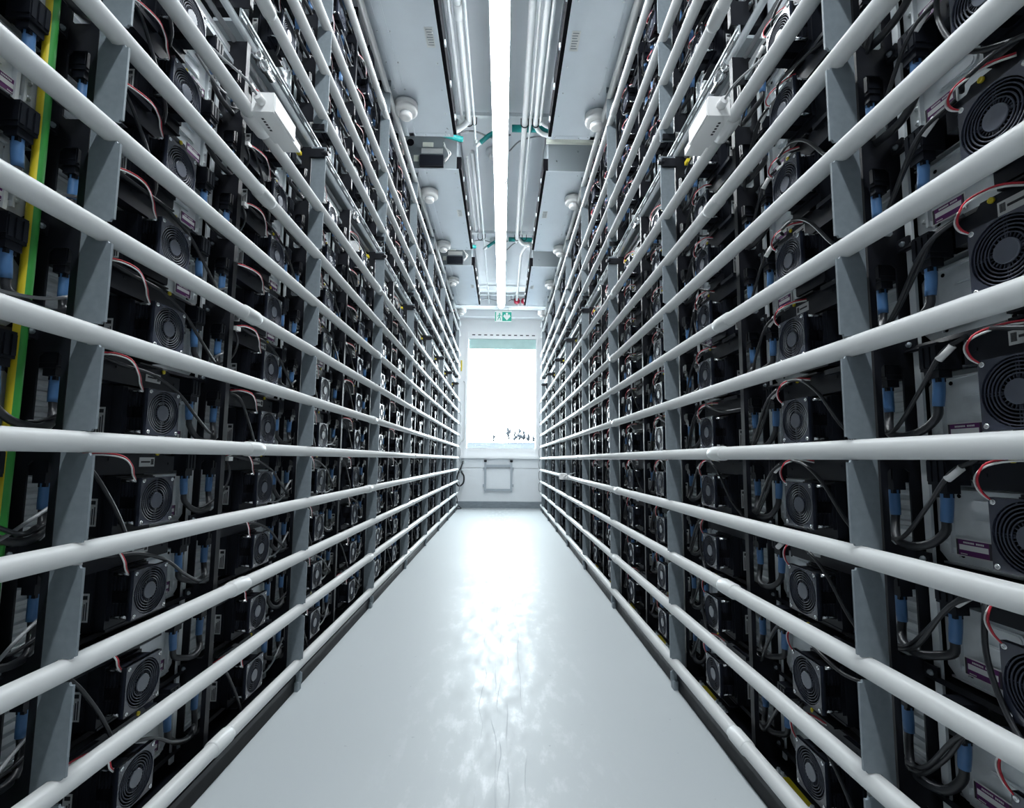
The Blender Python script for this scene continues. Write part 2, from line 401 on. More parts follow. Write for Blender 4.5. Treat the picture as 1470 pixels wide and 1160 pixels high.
for side, S in SIDES.items():
    s = S['s']
    pm1 = post_mesh(0.05, TOP1, LOWF).data('post', 'bsteel', s); pm2 = post_mesh(BOT2+0.05, 3.70, UPF).data('post', 'bsteel', s)
    rail1 = MB().box(0.088, 0.094, -0.028, -0.012, 0.06, TOP1-0.02).data('zinc_rail', 'galv', s)
    rail2 = MB().box(0.088, 0.094, -0.028, -0.012, BOT2+0.06, 3.68).data('zinc_rail', 'galv', s)
    sh = MB(); sh.prism([(0.076, -0.004), (0.080, 0.006), (0.080, -0.002), (0.60, -0.002), (0.60, -0.006), (0.080, -0.006)][::-1], 'y', 0.012, COL-0.006)
    sh.box(0.085, 0.11, 0.05, 0.22, -0.012, -0.006); sh.box(0.04, 0.09, 0.23, 0.31, -0.008, -0.004)
    shd = sh.data('shelf', 'bsteel', s)
    bt = MB(); vbolt(bt, 0.078, -0.016, 0, 0.0062); bt.box(0.078, 0.084, -0.03, 0, -0.014, 0.014, 1)
    btd = bt.data('bolt', ['bar', 'bsteel'], s)
    bbm = MB(); bbm.box(-0.03, 0.14, 0, COL, 0.0, 0.045); bbm.box(-0.03, -0.024, 0, COL, 0.0, 0.062)
    bbd = bbm.data('base_beam', 'bsteel', s)
    tb = MB(); tb.box(0.055, 0.135, 0.0, COL, TOP1-0.085, TOP1-0.07)
    for q in (0.07, 0.09, 0.11): tb.box(q, q+0.006, 0.0, COL, TOP1-0.07, TOP1-0.062)
    tbd = tb.data('top_beam', 'foil', s)
    ub = MB(); ub.box(0.045, 0.135, 0, COL, BOT2, BOT2+0.012)
    ub.box(0.040, 0.046, 0, COL, BOT2, BOT2+0.05); ub.box(0.036, 0.040, 0, COL, BOT2+0.004, BOT2+0.014); ub.box(0.036, 0.040, 0, COL, BOT2+0.036, BOT2+0.046)
    for q in range(5): ub.box(0.0385, 0.041, 0.04+q*0.11, 0.09+q*0.11, BOT2+0.021, BOT2+0.029, 1)
    ubd = ub.data('lower_beam', ['foil', 'ink'], s)
    ytd = MB().box(0.045, 0.062, -0.055, -0.025, TOP1-0.06, TOP1-0.044).data('yellow_tag', 'yellow', s)
    for j in range(-1, NCOL):
        y = S['Y0']+COL*j
        o = thing('battery_rack', 'black slotted steel rack frame, %s side, %s column from camera' % (side, ORD[j+1]), 'rack', (s*S['F'], y, 0), 'black rack frames')
        link('base_beam', bbd, o); link('top_beam', tbd, o)
        if j > -1: link('post', pm1, o); link('zinc_rail', rail1, o)
        if j > 0: link('lower_beam', ubd, o); link('post', pm2, o); link('zinc_rail', rail2, o)
        if j % 2 == 0 and j >= 0: link('yellow_tag', ytd, o)
        if j < 9:
            for i, fz in enumerate(FAN_Z):
                if i >= 10 and j < 1: continue
                link('shelf', shd, o, (0, 0, fz-0.092))
                if 0 <= j < 4: link('bolt', btd, o, (0, 0, fz-0.083))
        else:
            q = MB()
            for fz in FAN_Z: q.box(0.03, 0.60, 0.01, COL-0.005, fz-0.098, fz-0.092)
            x_ = obj('shelf_stack', q, 'bsteel', o, sx=s); x_['kind'] = 'stuff'

# ------------------------------------------------------------------ battery modules
FH = 0.058; FV = 0.268                                    # fan half size, fan centre along the column
def rib_profile():
    pts = []; w0, w1 = -0.086, 0.078; n = 7; st = (w1-w0)/n
    for i in range(n):
        z = w0+i*st
        pts += [(0.136, z), (0.136, z+st*0.35), (0.128, z+st*0.5), (0.128, z+st*0.85)]
    pts.append((0.136, w1)); return pts
def m_casing():
    m = MB(); p = rib_profile(); b = len(m.v); v0, v1 = 0.022, COL-0.018
    for v in (v0, v1):
        for u, w_ in p: m.v.append((u, v, w_))
    k = len(p)
    for i in range(k-1): m.face((b+i+1, b+i, b+k+i, b+k+i+1))
    m.box(0.137, 0.60, v0, v1, -0.086, 0.078)
    m.box(0.118, 0.137, v0, v1, -0.090, -0.086); m.box(0.112, 0.137, v0, v1, 0.078, 0.081)
    for w_ in (-0.074, 0.066):                            # the tie rods
        m.cyl((0.121, v0, w_), (0.121, v1-0.2, w_), 0.004, n=6)
    return m
def m_plate():
    m = MB(); v0, v1, w0, w1 = 0.335, 0.538, -0.084, 0.060; c = 0.012
    m.prism([(v0, w0), (v1-c*1.6, w0), (v1, w0+c*1.6), (v1, w1-c), (v1-c, w1), (v0, w1)], 'x', 0.108, 0.112)
    m.box(0.104, 0.108, v0, v1-0.03, w0, w0+0.004); m.box(0.100, 0.108, v0, v1-0.04, w1-0.004, w1)     # folded lips
    m.box(0.098, 0.108, v1-0.036, v1-0.031, w0+0.02, w1-0.012)                                         # vertical bead
    for wc in (0.030, -0.008):                            # pressed ovals
        o = []
        for k in range(12):
            a = 2*math.pi*k/12; cx = 0.030 if math.cos(a) > 0 else -0.030
            o.append((0.425+cx+0.013*math.cos(a), wc+0.013*math.sin(a)))
        m.prism(o, 'x', 0.1030, 0.108)
        o2 = [(0.425+(p-0.425)*0.88, wc+(q-wc)*0.74) for p, q in o]
        m.prism(o2, 'x', 0.1012, 0.1031)
    m.prism([(v1-0.045, -0.07), (v1-0.025, -0.055), (v1-0.025, -0.045), (v1-0.05, -0.06)], 'x', 0.103, 0.108)
    for vv, ww in ((0.488, 0.048), (0.488, -0.066), (0.520, 0.022), (0.36, -0.075)):
        m.lathe([(0.0042, 0.0), (0.0042, -0.0006)], (0.1075, vv, ww), 'x', 8, 1)
    return m
def m_screws():
    m = MB(); vbolt(m, 0.1075, 0, 0, 0.0058); return m
def ring(m, R_, r, n=36, k=4, u=0.002, mi=0):
    m.tube([(u, FV+R_*math.cos(2*math.pi*i/n), R_*math.sin(2*math.pi*i/n)) for i in range(n)], r, k, mi, closed=True)
def m_fanframe(n=32):
    # square front plate with a round opening, and a short side wall behind it
    m = MB(); b = len(m.v); Ri = 0.0555; h = FH; sq = []
    for i in range(n):
        a = 2*math.pi*i/n; c, s_ = math.cos(a), math.sin(a); q = h/max(abs(c), abs(s_))
        sq.append((q*c, q*s_))
    for u in (-0.001, 0.006):
        for i in range(n):
            a = 2*math.pi*i/n; m.v.append((u, FV+Ri*math.cos(a), Ri*math.sin(a)))
        for p, q in sq: m.v.append((u, FV+p, q))
    for i in range(n):
        j = (i+1) % n
        m.face((b+i, b+j, b+n+j, b+n+i)[::-1])
        m.face((b+2*n+i, b+2*n+j, b+3*n+j, b+3*n+i))
        m.face((b+n+i, b+n+j, b+3*n+j, b+3*n+i)[::-1])
        m.face((b+i, b+j, b+2*n+j, b+2*n+i))
    return m
def m_guard(n=36):
    m = MB()
    for R_ in (0.0285, 0.0345, 0.0405, 0.0465, 0.0525): ring(m, R_, 0.0015, n)
    for q in range(4):
        a = math.pi/2*q
        for d in (-0.0022, 0.0022):
            c, s_ = math.cos(a), math.sin(a)
            p0 = (0.003, FV+0.020*c-d*s_, 0.020*s_+d*c); p1 = (0.003, FV+0.0556*c-d*s_, 0.0556*s_+d*c)
            m.tube([p0, p1], 0.0009, 4)
    for q in range(24):
        a = 2*math.pi*q/24; c, s_ = math.cos(a), math.sin(a); m.tube([(0.003, FV+0.0205*c, 0.0205*s_), (0.003, FV+0.0275*c, 0.0275*s_)], 0.0012, 4)
    return m
def m_hub(): return MB().lathe([(0.0195, 0.0), (0.0205, 0.0015), (0.0205, 0.006)], (-0.001, FV, 0), 'x', 28)
def m_rotor():
    m = MB(); m.lathe([(0.0555, 0.0), (0.0555, 0.004)], (0.034, FV, 0), 'x', 24); m.lathe([(0.022, 0.0), (0.022, 0.02)], (0.012, FV, 0), 'x', 20)
    for i in range(7):
        a0 = 2*math.pi*i/7; b = len(m.v)
        for R_, tw in ((0.021, 0.0), (0.053, 0.25)):
            for uu, da in ((0.013, 0.0), (0.030, 0.55)):
                a = a0+da+tw; m.v.append((uu, FV+R_*math.cos(a), R_*math.sin(a)))
        m.face((b, b+1, b+3, b+2))
    return m
def m_fscrew(): return MB().lathe([(0.0048, 0.001), (0.0048, -0.0015), (0.0026, -0.0024), (0.0018, -0.001)], (0, 0, 0), 'x', 10)
def m_duct():
    m = MB(); h = FH
    # fan shell: two flanges joined by a round-shouldered drum with vent ribs
    for q in (1, -1):
        m.box(0.006, 0.011, FV-h, FV+h, q*h, q*(h-0.004)); m.box(0.006, 0.011, FV+q*h, FV+q*(h-0.004), -h+0.004, h-0.004)
        m.box(0.011, 0.050, FV-h+0.012, FV+h-0.012, q*(h-0.004), q*(h-0.007)); m.box(0.011, 0.050, FV+q*(h-0.005), FV+q*(h-0.008), -h+0.012, h-0.012)
    m.box(0.050, 0.058, FV-h, FV+h, -h, h)
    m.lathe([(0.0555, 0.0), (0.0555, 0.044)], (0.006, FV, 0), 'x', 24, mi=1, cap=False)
    for i in range(4):
        u = 0.018+i*0.008
        for (wa, wb) in ((0.012, 0.046), (-0.046, -0.018)): m.box(u, u+0.0035, FV-h+0.001, FV-h+0.006, wa, wb)
    # adapter block behind the fan
    m.box(0.058, 0.085, FV-h-0.004, FV+h+0.004, -0.078, h+0.004); m.box(0.085, 0.128, FV-h-0.010, FV+h+0.008, -0.083, h+0.008)
    m.box(0.056, 0.128, FV-h-0.002, FV+h, -0.083, -0.078)
    return m
def m_rod(): return MB().cyl((0.012, 0, 0), (0.050, 0, 0), 0.0042, n=8)
def m_sticker():
    m = MB(); v = FV-FH-0.0104; m.box(0.092, 0.113, v, v+0.0005, -0.058, 0.008)
    for i in range(3): m.box(0.096+i*0.005, 0.0985+i*0.005, v-0.0003, v+0.0001, -0.054, -0.012-i*0.004, 1)
    m.box(0.096, 0.109, v-0.0003, v+0.0001, -0.006, 0.003, 1)
    return m
def m_cover():
    m = MB(); w0, w1 = 0.066, 0.124
    m.prism([(0.07, w0), (0.40, w0), (0.40, w1-0.012), (0.36, w1-0.012), (0.35, w1), (0.12, w1), (0.11, w1-0.010), (0.07, w1-0.010)], 'x', 0.052, 0.055)
    m.box(0.055, 0.085, 0.07, 0.40, w0, w0+0.003); m.box(0.055, 0.12, 0.30, 0.40, w1-0.016, w1-0.012)
    m.box(0.0505, 0.0522, 0.17, 0.178, 0.10, 0.106); m.box(0.0505, 0.0522, 0.375, 0.382, 0.088, 0.094)
    m.box(0.040, 0.052, 0.10, 0.20, 0.112, 0.124)
    return m
def m_lugs():
    m = MB(); m.lathe([(0.0055, 0), (0.0055, -0.004), (0.0025, -0.004), (0.0025, -0.002)], (0.0522, 0.33, 0.118), 'x', 10); return m
def m_barcode():
    m = MB(); m.box(0.0512, 0.0520, 0.268, 0.322, 0.084, 0.108); m.box(0.0508, 0.0513, 0.274, 0.306, 0.094, 0.0985, 1)
    for i in range(5): m.box(0.0508, 0.0513, 0.309+i*0.002, 0.3102+i*0.002, 0.089, 0.104, 1)
    return m
def m_purple():
    m = MB(); v0, v1, w0, w1 = 0.425, 0.497, -0.066, -0.032
    m.box(0.1025, 0.1032, v0, v1, w0, w1); m.box(0.1020, 0.1026, v0+0.0022, v1-0.0022, w0+0.0022, w1-0.0022, 1)
    m.box(0.1016, 0.1021, v0+0.008, v1-0.008, w0+0.0125, w1-0.0115)
    m.box(0.1017, 0.1021, v0+0.0022, v0+0.006, w0+0.0022, w1-0.0022, 2); m.box(0.1017, 0.1021, v1-0.006, v1-0.0022, w0+0.0022, w1-0.0022, 2)
    x = v0+0.016
    for k in range(13):
        if k != 5: m.box(0.1016, 0.1021, x, x+0.0021, w1-0.0088, w1-0.0054)
        x += 0.0031
    for k in range(5): m.box(0.1016, 0.1021, v1-0.012-k*0.0028, v1-0.0102-k*0.0028, w0+0.004, w0+0.0062)
    return m
CF, CN = 0.470, 0.034                                    # far and near terminal along the column
def m_term(v, u=0.066):
    m = MB(); m.box(u-0.017, u+0.03, v-0.020, v+0.020, 0.070, 0.122); m.box(u-0.013, u+0.013, v-0.016, v+0.016, 0.054, 0.070)
    for i in range(3): m.box(u-0.020, u-0.017, v-0.019+i*0.014, v-0.010+i*0.014, 0.076, 0.116)
    m.box(u-0.018, u+0.018, v-0.022, v-0.020, 0.08, 0.11); m.box(u-0.010, u+0.006, v-0.010, v+0.010, 0.046, 0.054)
    return m
def m_boot(v, u=0.066):
    return MB().tube(cat([(u, v, 0.060), (u, v, 0.035), (u, v+(0.004 if v > 0.2 else -0.001), 0.0)], 3), [0.0108, 0.0108, 0.0106, 0.0104, 0.0104, 0.0102, 0.0096], 10)
def m_power(k):
    d = (0.0, 0.012, -0.008)[k]
    return MB().tube(cat([(0.066, CF+0.004, 0.006), (0.064, CF+0.006, -0.02), (0.054, CF+0.028, -0.045+d), (0.046, CF+0.065, -0.056+d), (0.048, COL+0.010, -0.048+d), (0.062, COL+CN-0.003, -0.020), (0.066, COL+CN-0.001, 0.004)], 4), 0.0083, 8)
def wires(side, k, col):
    e = 0.0028 if col == 'red' else -0.0015
    d = (0.0, 0.006, -0.004)[k]
    if side < 0: p = [(0.046, 0.085, 0.112+e), (0.030, 0.125, 0.119+d+e), (0.014, 0.165, 0.112+d+e), (0.010, 0.188+e, 0.088), (0.012, 0.198+e, 0.066), (0.014, 0.212, 0.050+e)]
    else: p = [(0.048, 0.27, 0.112+e), (0.030, 0.30, 0.118+d+e), (0.012, 0.335, 0.110+d+e), (0.000, 0.345-e, 0.088), (-0.003, 0.336-e, 0.066), (0.000, 0.321, 0.052)]
    return MB().tube(cat(p, 4), 0.0019, 5)
def m_sig(side, k):
    if side < 0:
        p = [[(0.045, 0.075, 0.108), (0.020, 0.105, 0.085), (0.012, 0.145, 0.02), (0.006, 0.180, -0.05), (0.008, 0.205, -0.098), (0.03, 0.23, -0.12)],
             [(0.045, 0.10, 0.12), (0.022, 0.16, 0.104), (0.010, 0.24, 0.094), (0.004, 0.33, 0.058), (0.004, 0.40, 0.01), (0.020, 0.50, -0.035), (0.045, 0.562, -0.03)],
             [(0.045, 0.055, 0.118), (0.022, 0.09, 0.08), (0.010, 0.135, 0.01), (0.004, 0.170, -0.055), (0.006, 0.190, -0.096), (0.03, 0.21, -0.12)]][k]
    else:
        p = [[(0.045, 0.36, 0.120), (0.022, 0.33, 0.118), (0.004, 0.24, 0.104), (0.002, 0.17, 0.06), (0.010, 0.11, -0.02), (0.030, 0.07, -0.07)],
             [(0.045, 0.375, 0.122), (0.016, 0.36, 0.10), (-0.004, 0.345, 0.03), (-0.006, 0.322, -0.04), (-0.005, 0.285, -0.092), (0.01, 0.23, -0.12)],
             [(0.045, 0.36, 0.120), (0.014, 0.30, 0.108), (0.006, 0.22, 0.086), (0.010, 0.14, 0.068), (0.04, 0.06, 0.07)]][k]
    return MB().tube(cat(p, 5), 0.0044, 7)
def m_data(side, k, q):
    # thin control leads running through the slot of the next post
    d = (0, 0.010, -0.012)[k]
    if side < 0:
        p = [(0.030, 0.335, -0.034+d), (0.022, 0.38, -0.052+d), (0.026, 0.46, -0.046+d), (0.040, 0.54, -0.016), (0.05, 0.60, 0.01)] if q == 0 else [(0.045, 0.075, 0.112), (0.030, 0.085, 0.06), (0.034, 0.06, 0.0), (0.05, 0.0, -0.04), (0.055, -0.03, -0.045)]
    else:
        p = [(0.048, 0.385, 0.118), (0.030, 0.42, 0.094), (0.028, 0.47, 0.03+d), (0.036, 0.54, -0.038+d), (0.05, 0.60, -0.05)] if q == 0 else [(0.048, 0.375, 0.116), (0.022, 0.43, 0.080), (0.022, 0.50, -0.01), (0.038, 0.56, -0.055+d), (0.05, 0.62, -0.052)]
    return MB().tube(cat(p, 5), 0.0042 if side > 0 else 0.0036, 7)
def m_sleeve(side):
    if side > 0: return MB().tube([(0.0365, 0.405, 0.104), (0.0295, 0.428, 0.082)], 0.0068, 8)
    return MB().box(0.028, 0.040, 0.072, 0.096, 0.098, 0.112)
MD = {}
for sn, S in SIDES.items():
    s = S['s']; D = {}
    D['casing'] = m_casing().data('casing', 'galv', s); D['plate'] = m_plate().data('bracket_plate', ['galv', 'void'], s); D['screws'] = m_screws().data('screws', 'galv', s)
    D['fan'] = m_fanframe().data('fan_frame', 'fanp', s); D['guard'] = m_guard().data('fan_guard', 'guardp', s); D['hub'] = m_hub().data('fan_hub', 'hubp', s)
    D['rotor'] = m_rotor().data('rotor', 'void', s); D['fscrews'] = m_fscrew().data('screw', 'barn', s)
    D['duct'] = m_duct().data('fan_duct', ['bplas', 'void'], s); D['rods'] = m_rod().data('spacer_rod', 'barn', s); D['sticker'] = m_sticker().data('sticker', ['stk', 'ink'], s)
    D['cover'] = m_cover().data('cover_plate', 'bplas', s); D['lug'] = m_lugs().data('brass_lug', 'yellow', s); D['barcode'] = m_barcode().data('barcode_sticker', ['stk', 'ink'], s)
    D['purple'] = m_purple().data('purple_sticker', ['stk', 'purple', 'ink'], s)
    D['t0'] = m_term(CF).data('terminal', 'bplas', s); D['t1'] = m_term(CN).data('terminal', 'bplas', s); D['b0'] = m_boot(CF).data('boot', 'blue', s); D['b1'] = m_boot(CN).data('boot', 'blue', s)
    for k in range(3):
        D['power%d' % k] = m_power(k).data('power_cable', 'cable', s); D['red%d' % k] = wires(s, k, 'red').data('red_wire', 'red', s); D['wht%d' % k] = wires(s, k, 'wht').data('white_wire', 'white', s)
        D['sig%d' % k] = m_sig(s, k).data('signal_cable', 'cable', s)
        for q in (0, 1): D['data%d%d' % (q, k)] = m_data(s, k, q).data('control_lead', 'gcable' if (s < 0 and q == 0) else 'cable', s)
    D['sleeve'] = m_sleeve(s).data('white_sleeve', 'white', s)
    g = MB(); g.add(m_fanframe(16)); 
    for R_ in (0.030, 0.040, 0.050): ring(g, R_, 0.0018, 20, 3)
    g.add(m_hub(), mi=1)
    D['fanmid'] = g
    MD[sn] = D

def project(x, y, z):
    p = cam.matrix_world.inverted() @ Vector((x, y, z))
    if p.z > -0.02: return None
    return 735+689.74*p.x/-p.z, 597.56-689.74*p.y/-p.z, -p.z
slots = []
for sn, S in SIDES.items():
    for j in range(-1, NCOL):
        for i, fz in enumerate(FAN_Z):
            if i >= 10 and j < 1: continue
            y = S['Y0']+COL*j; best = None
            for v in (0.02, 0.28, 0.54):
                for w_ in (-0.09, 0.12):
                    for uu in (0.0, 0.11):
                        q = project(S['s']*(S['F']+uu), y+v, fz+w_)
                        if q and -60 < q[0] < 1530 and -60 < q[1] < 1220: best = q
            if best: slots.append((y, sn, j, i, fz))
slots.sort(key=lambda t: t[0])
near, far = slots[:300], slots[300:]
def tier(i): return ('lower tier', ORD[i]) if i < 10 else ('upper tier', ORD[i-10])
for (y, sn, j, i, fz) in near:
    S = SIDES[sn]; D = MD[sn]; s = S['s']; rr = random.Random(j*131+i*17+(s+2)*7)
    tn, rn = tier(i)
    r = thing('battery_module', 'fan-cooled battery module, %s racks, %s column from camera, %s, %s row up' % (sn, ORD[j+1], tn, rn), 'battery module', (s*S['F'], y, fz), 'fan-cooled battery modules in the racks')
    k = rr.randrange(3); k2 = rr.randrange(3)
    link('casing', D['casing'], r); pt = link('bracket_plate', D['plate'], r); cv = link('cover_plate', D['cover'], r)
    fn = link('fan', D['fan'], r); link('fan_guard', D['guard'], fn); link('fan_hub', D['hub'], fn)
    dc = link('fan_duct', D['duct'], r)
    for t_, b2 in (('t0', 'b0'), ('t1', 'b1')):
        if t_ == 't1' and j == -1: continue
        tt = link('terminal', D[t_], r); link('boot', D[b2], tt)
    link('power_cable', D['power%d' % k2], r)
    if j < 6:
        link('rotor', D['rotor'], fn); link('sticker', D['sticker'], dc)
        for a_ in (-1, 1):
            for c_ in (-1, 1):
                link('screw', D['fscrews'], fn, (-s*0.001, FV+a_*0.0505, c_*0.0505))
                if a_ < 0: link('spacer_rod', D['rods'], dc, (0, FV-FH+0.006, c_*0.0505))
        link('red_wire', D['red%d' % k], r); link('white_wire', D['wht%d' % k], r)
    if j < 5:
        [link('bolt', D['screws'], pt, (0, vv, ww)) for vv, ww in ((0.518, 0.040), (0.518, -0.012), (0.518, -0.045))]; link('purple_sticker', D['purple'], pt); link('brass_lug', D['lug'], cv)
        if rr.random() < (0.45 if s < 0 else 0.25): link('barcode_sticker', D['barcode'], cv)
    if rr.random() < 0.85: link('signal_cable', D['sig%d' % k], r)
    if rr.random() < 0.75: link('control_lead', D['data0%d' % k2], r)
    if rr.random() < 0.7:
        dl = link('control_lead', D['data1%d' % k], r)
        if s < 0: link('white_plug', D['sleeve'], dl)
    if s > 0 and rr.random() < 0.9: link('white_sleeve', D['sleeve'], r)
# the small far modules, beyond the first 300
FARM = ['galv', 'bplas', 'fanp', 'hubp', 'blue', 'cable', 'stk']
proto = {}
for sn, S in SIDES.items():
    p = MB(); p.box(0.13, 0.5, 0.022, COL-0.018, -0.086, 0.078, 0); p.box(0.108, 0.112, 0.335, 0.538, -0.084, 0.06, 0)
    p.box(0.006, 0.125, FV-FH, FV+FH, -FH, FH, 1); p.box(0.085, 0.128, FV-FH-0.01, FV+FH+0.008, -0.083, FH+0.008, 1); p.box(0.052, 0.055, 0.07, 0.40, 0.066, 0.124, 1)
    fm = MD[sn]['fanmid']
    b = len(p.v); p.v += fm.v
    for f_, m_, q_ in zip(fm.f, fm.m, fm.s): p.face([b+t for t in f_], 2+m_, q_)
    p.add(m_term(CF), mi=1); p.add(m_term(CN), mi=1); p.add(m_boot(CF), mi=4); p.add(m_boot(CN), mi=4); p.add(m_power(0), mi=5)
    p.box(0.092, 0.113, FV-FH-0.011, FV-FH-0.0104, -0.058, 0.008, 6)
    proto[sn] = p
big = MB()
for (y, sn, j, i, fz) in far:
    S = SIDES[sn]; p = proto[sn]; s = S['s']; b = len(big.v)
    big.v += [(s*(S['F']+u), y+v, fz+w_) for u, v, w_ in p.v]
    for f_, m_, q_ in zip(p.f, p.m, p.s): big.face([b+t for t in (f_ if s > 0 else f_[::-1])], m_, q_)
if far:
    o = obj('far_battery_modules', big, FARM); tag(o, 'tiny far battery modules crowding the rack ends near the end wall', 'battery modules', kind='stuff')

# ------------------------------------------------------------------ small things on the racks
S = SIDES['left']
ys = S['Y0']-0.055
pts = [(-(0.879+0.066+0.006*math.sin(z*2.3)), ys+0.010*math.sin(z*1.7), z) for z in [0.05+0.12*i for i in range(24)]]
ecb = MB().tube(cat(pts, 2), 0.0115, 12)
for i_, f_ in enumerate(ecb.f):
    c_ = Vector((0, 0, 0)); q_ = [Vector(ecb.v[t]) for t in f_]
    nrm = (q_[1]-q_[0]).cross(q_[2]-q_[1])
    ecb.m[i_] = 1 if nrm.dot(Vector((-0.8, -0.6, 0))) > 0 else 0
tag(obj('earth_cable', ecb, ['green', 'yellow']), 'yellow and green earth cable hanging beside the nearest left post', 'cable')
tag(obj('zinc_strip', MB().box(-(0.879+0.118), -(0.879+0.098), ys-0.02, ys-0.012, 0.05, TOP1+0.1).box(-(0.879+0.120), -(0.879+0.116), ys-0.02, ys+0.0, 0.05, TOP1+0.1), 'galv'), 'upright galvanised strip behind the yellow and green earth cable', 'strip')
for side, S in SIDES.items():
    s = S['s']
    # steel conduit and white tray running through the gap between the tiers
    x = s*(S['F']+0.035); z = 1.470+H
    c = thing('conduit', 'steel conduit with screwed couplings above the lower tier of %s racks' % side, 'conduit', (x, 0, z), 'conduits between the rack tiers')
    obj('tube', MB().tube([(0, 0.8, 0), (0, 9.1, 0)], 0.013, 12), 'galv', c)
    for k in range(8):
        y = 1.69+1.12*k if k < 7 else 0.9
        obj('coupling', MB().lathe([(0.013, -0.06), (0.020, -0.058), (0.020, -0.03), (0.0155, -0.028), (0.0155, -0.01), (0.021, -0.008), (0.021, 0.03), (0.0155, 0.032), (0.0155, 0.08), (0.013, 0.082)], (0, y, 0), 'y', 12), 'barn', c)
    fx = [(0, 0.8, 0), (0.0, 1.6, 0.004), (s*0.004, 2.6, -0.004), (0, 3.4, 0.002), (0, 4.6, -0.004), (s*0.004, 6, 0.004), (0, 9.1, 0)]
    P = cat(fx, 60); rad = [0.0085 if i % 2 else 0.0098 for i in range(len(P))]
    tag(obj('flexible_conduit', MB().tube(P, rad, 8), 'gcable', None, (s*(S['F']+0.06), 0, 1.425+H)), 'grey corrugated conduit in the gap between tiers, %s racks' % side, 'conduit', 'conduits between the rack tiers')
    tr = thing('cable_tray', 'white flat cable tray on top of the lower tier, %s racks' % side, 'tray', (s*(S['F']+0.10), 0, 1.385+H), 'white cable trays')
    t_ = MB().box(-0.03, 0.03, 0.8, 9.1, 0, 0.022); obj('tray_body', t_, 'frame', tr)
    for k in range(7):
        m_ = MB()
        for q in (0, 0.045, 0.09):
            m_.lathe([(0.010, 0), (0.010, 0.007), (0.005, 0.007), (0.005, 0.014)], (-s*0.012, 1.42+1.12*k+q, 0.022), 'z', 8)
        obj('bolts', m_, 'barn', tr)
    # yellow busbar flags along the rack foot
    for k in range(6):
        y = S['Y0']+COL*k+0.40
        t = thing('busbar_link', 'yellow insulated busbar link at the foot of %s racks, %s column from camera' % (side, ORD[k+1]), 'busbar', (s*(S['F']+0.03), y, 0.045), 'busbar links at the rack foot')
        obj('bar', MB().prism([(-0.06, 0.008), (0.05, 0.012), (0.05, 0.018), (-0.06, 0.014)], 'x', 0, 0.018), 'yellow', t)
        m_ = MB().box(-0.004, 0.022, -0.13, -0.06, 0.004, 0.010)
        for q in (-0.12, -0.095, -0.07, 0.065, 0.085): m_.lathe([(0.009, 0), (0.009, 0.006), (0.005, 0.006), (0.005, 0.014)], (0.009, q, 0.008), 'z', 8)
        m_.box(-0.004, 0.022, 0.05, 0.1, 0.004, 0.010)
        obj('bolt_plate', m_, 'galv', t)
def junction(side, k, y, label, d=1.0):
    S = SIDES[side]; s = S['s']; z = PIPE_Z[k]; t = thing('junction_box', label, 'junction box', (s*S['W'], y, z), 'white boxes clipped on the pipes')
    x0 = -s*0.03
    mb = MB()
    def bx(a, b, c, e, f, g): mb.box(min(-s*a, -s*b), max(-s*a, -s*b), c, e, f, g)
    bx(0.024, 0.095, -0.08*d, 0.08*d, -0.022, 0.045); bx(0.090, 0.099, -0.074*d, 0.074*d, -0.016, 0.039)
    obj('housing', mb, 'white', t)
    obj('clip', MB().lathe([(0.0235, -0.05), (0.029, -0.048), (0.029, 0.048), (0.0235, 0.05)], (0, 0, 0), 'y', 20).box(-0.03, 0.03, -0.028, 0.028, -0.012, 0.012), 'white', t)
    obj('gland', MB().lathe([(0.013, -0.03), (0.015, -0.012), (0.015, 0.0), (0.011, 0.002)], (-s*0.055, -0.08*d, 0.012), 'y', 10), 'white', t)
    obj('cable', MB().tube(cat([(-s*0.055, -0.10*d, 0.012), (-s*0.045, -0.16*d, 0.025), (s*0.01, -0.24*d, 0.05), (s*0.05, -0.34*d, 0.07)], 5), 0.0038, 7), 'gcable', t)
    n = MB(); bx2 = (-s*0.03, -s*0.09)
    n.box(min(bx2), max(bx2), 0.08*d, 0.14*d, -0.014, 0.012); obj('connector', n, 'white', t)
    n = MB()
    for q in range(5): n.box(-s*(0.045)-0.004, -s*(0.045)+0.004, -0.05*d+q*0.014, -0.042*d+q*0.014, -0.0226, -0.0218)
    obj('print_marks', n, 'ink', t)
junction('left', 9, 1.56, 'white junction box clipped to a pipe on the upper left racks')
junction('right', 9, 1.53, 'white junction box clipped to a pipe on the upper right racks')
junction('right', 3, 5.45, 'small far white box on a low right pipe', 0.9)
# loops of cable closing the far ends of the racks
for side, S in SIDES.items():
    s = S['s']
    for i in range(1, 9):
        z = PIPE_Z[i]
        tag(obj('cable_loop', MB().tube(cat([(0, 0, 0.10), (-s*0.05, 0.03, 0.08), (-s*0.06, 0.04, 0.0), (-s*0.05, 0.03, -0.08), (0, 0, -0.10)], 5), 0.007, 6), 'gcable', None, (s*(S['F']), 9.42, z+0.11)), 'grey cable loop at the far end of %s racks, %s from floor' % (side, ORD[i-1]), 'cable', 'cable loops at the rack ends')

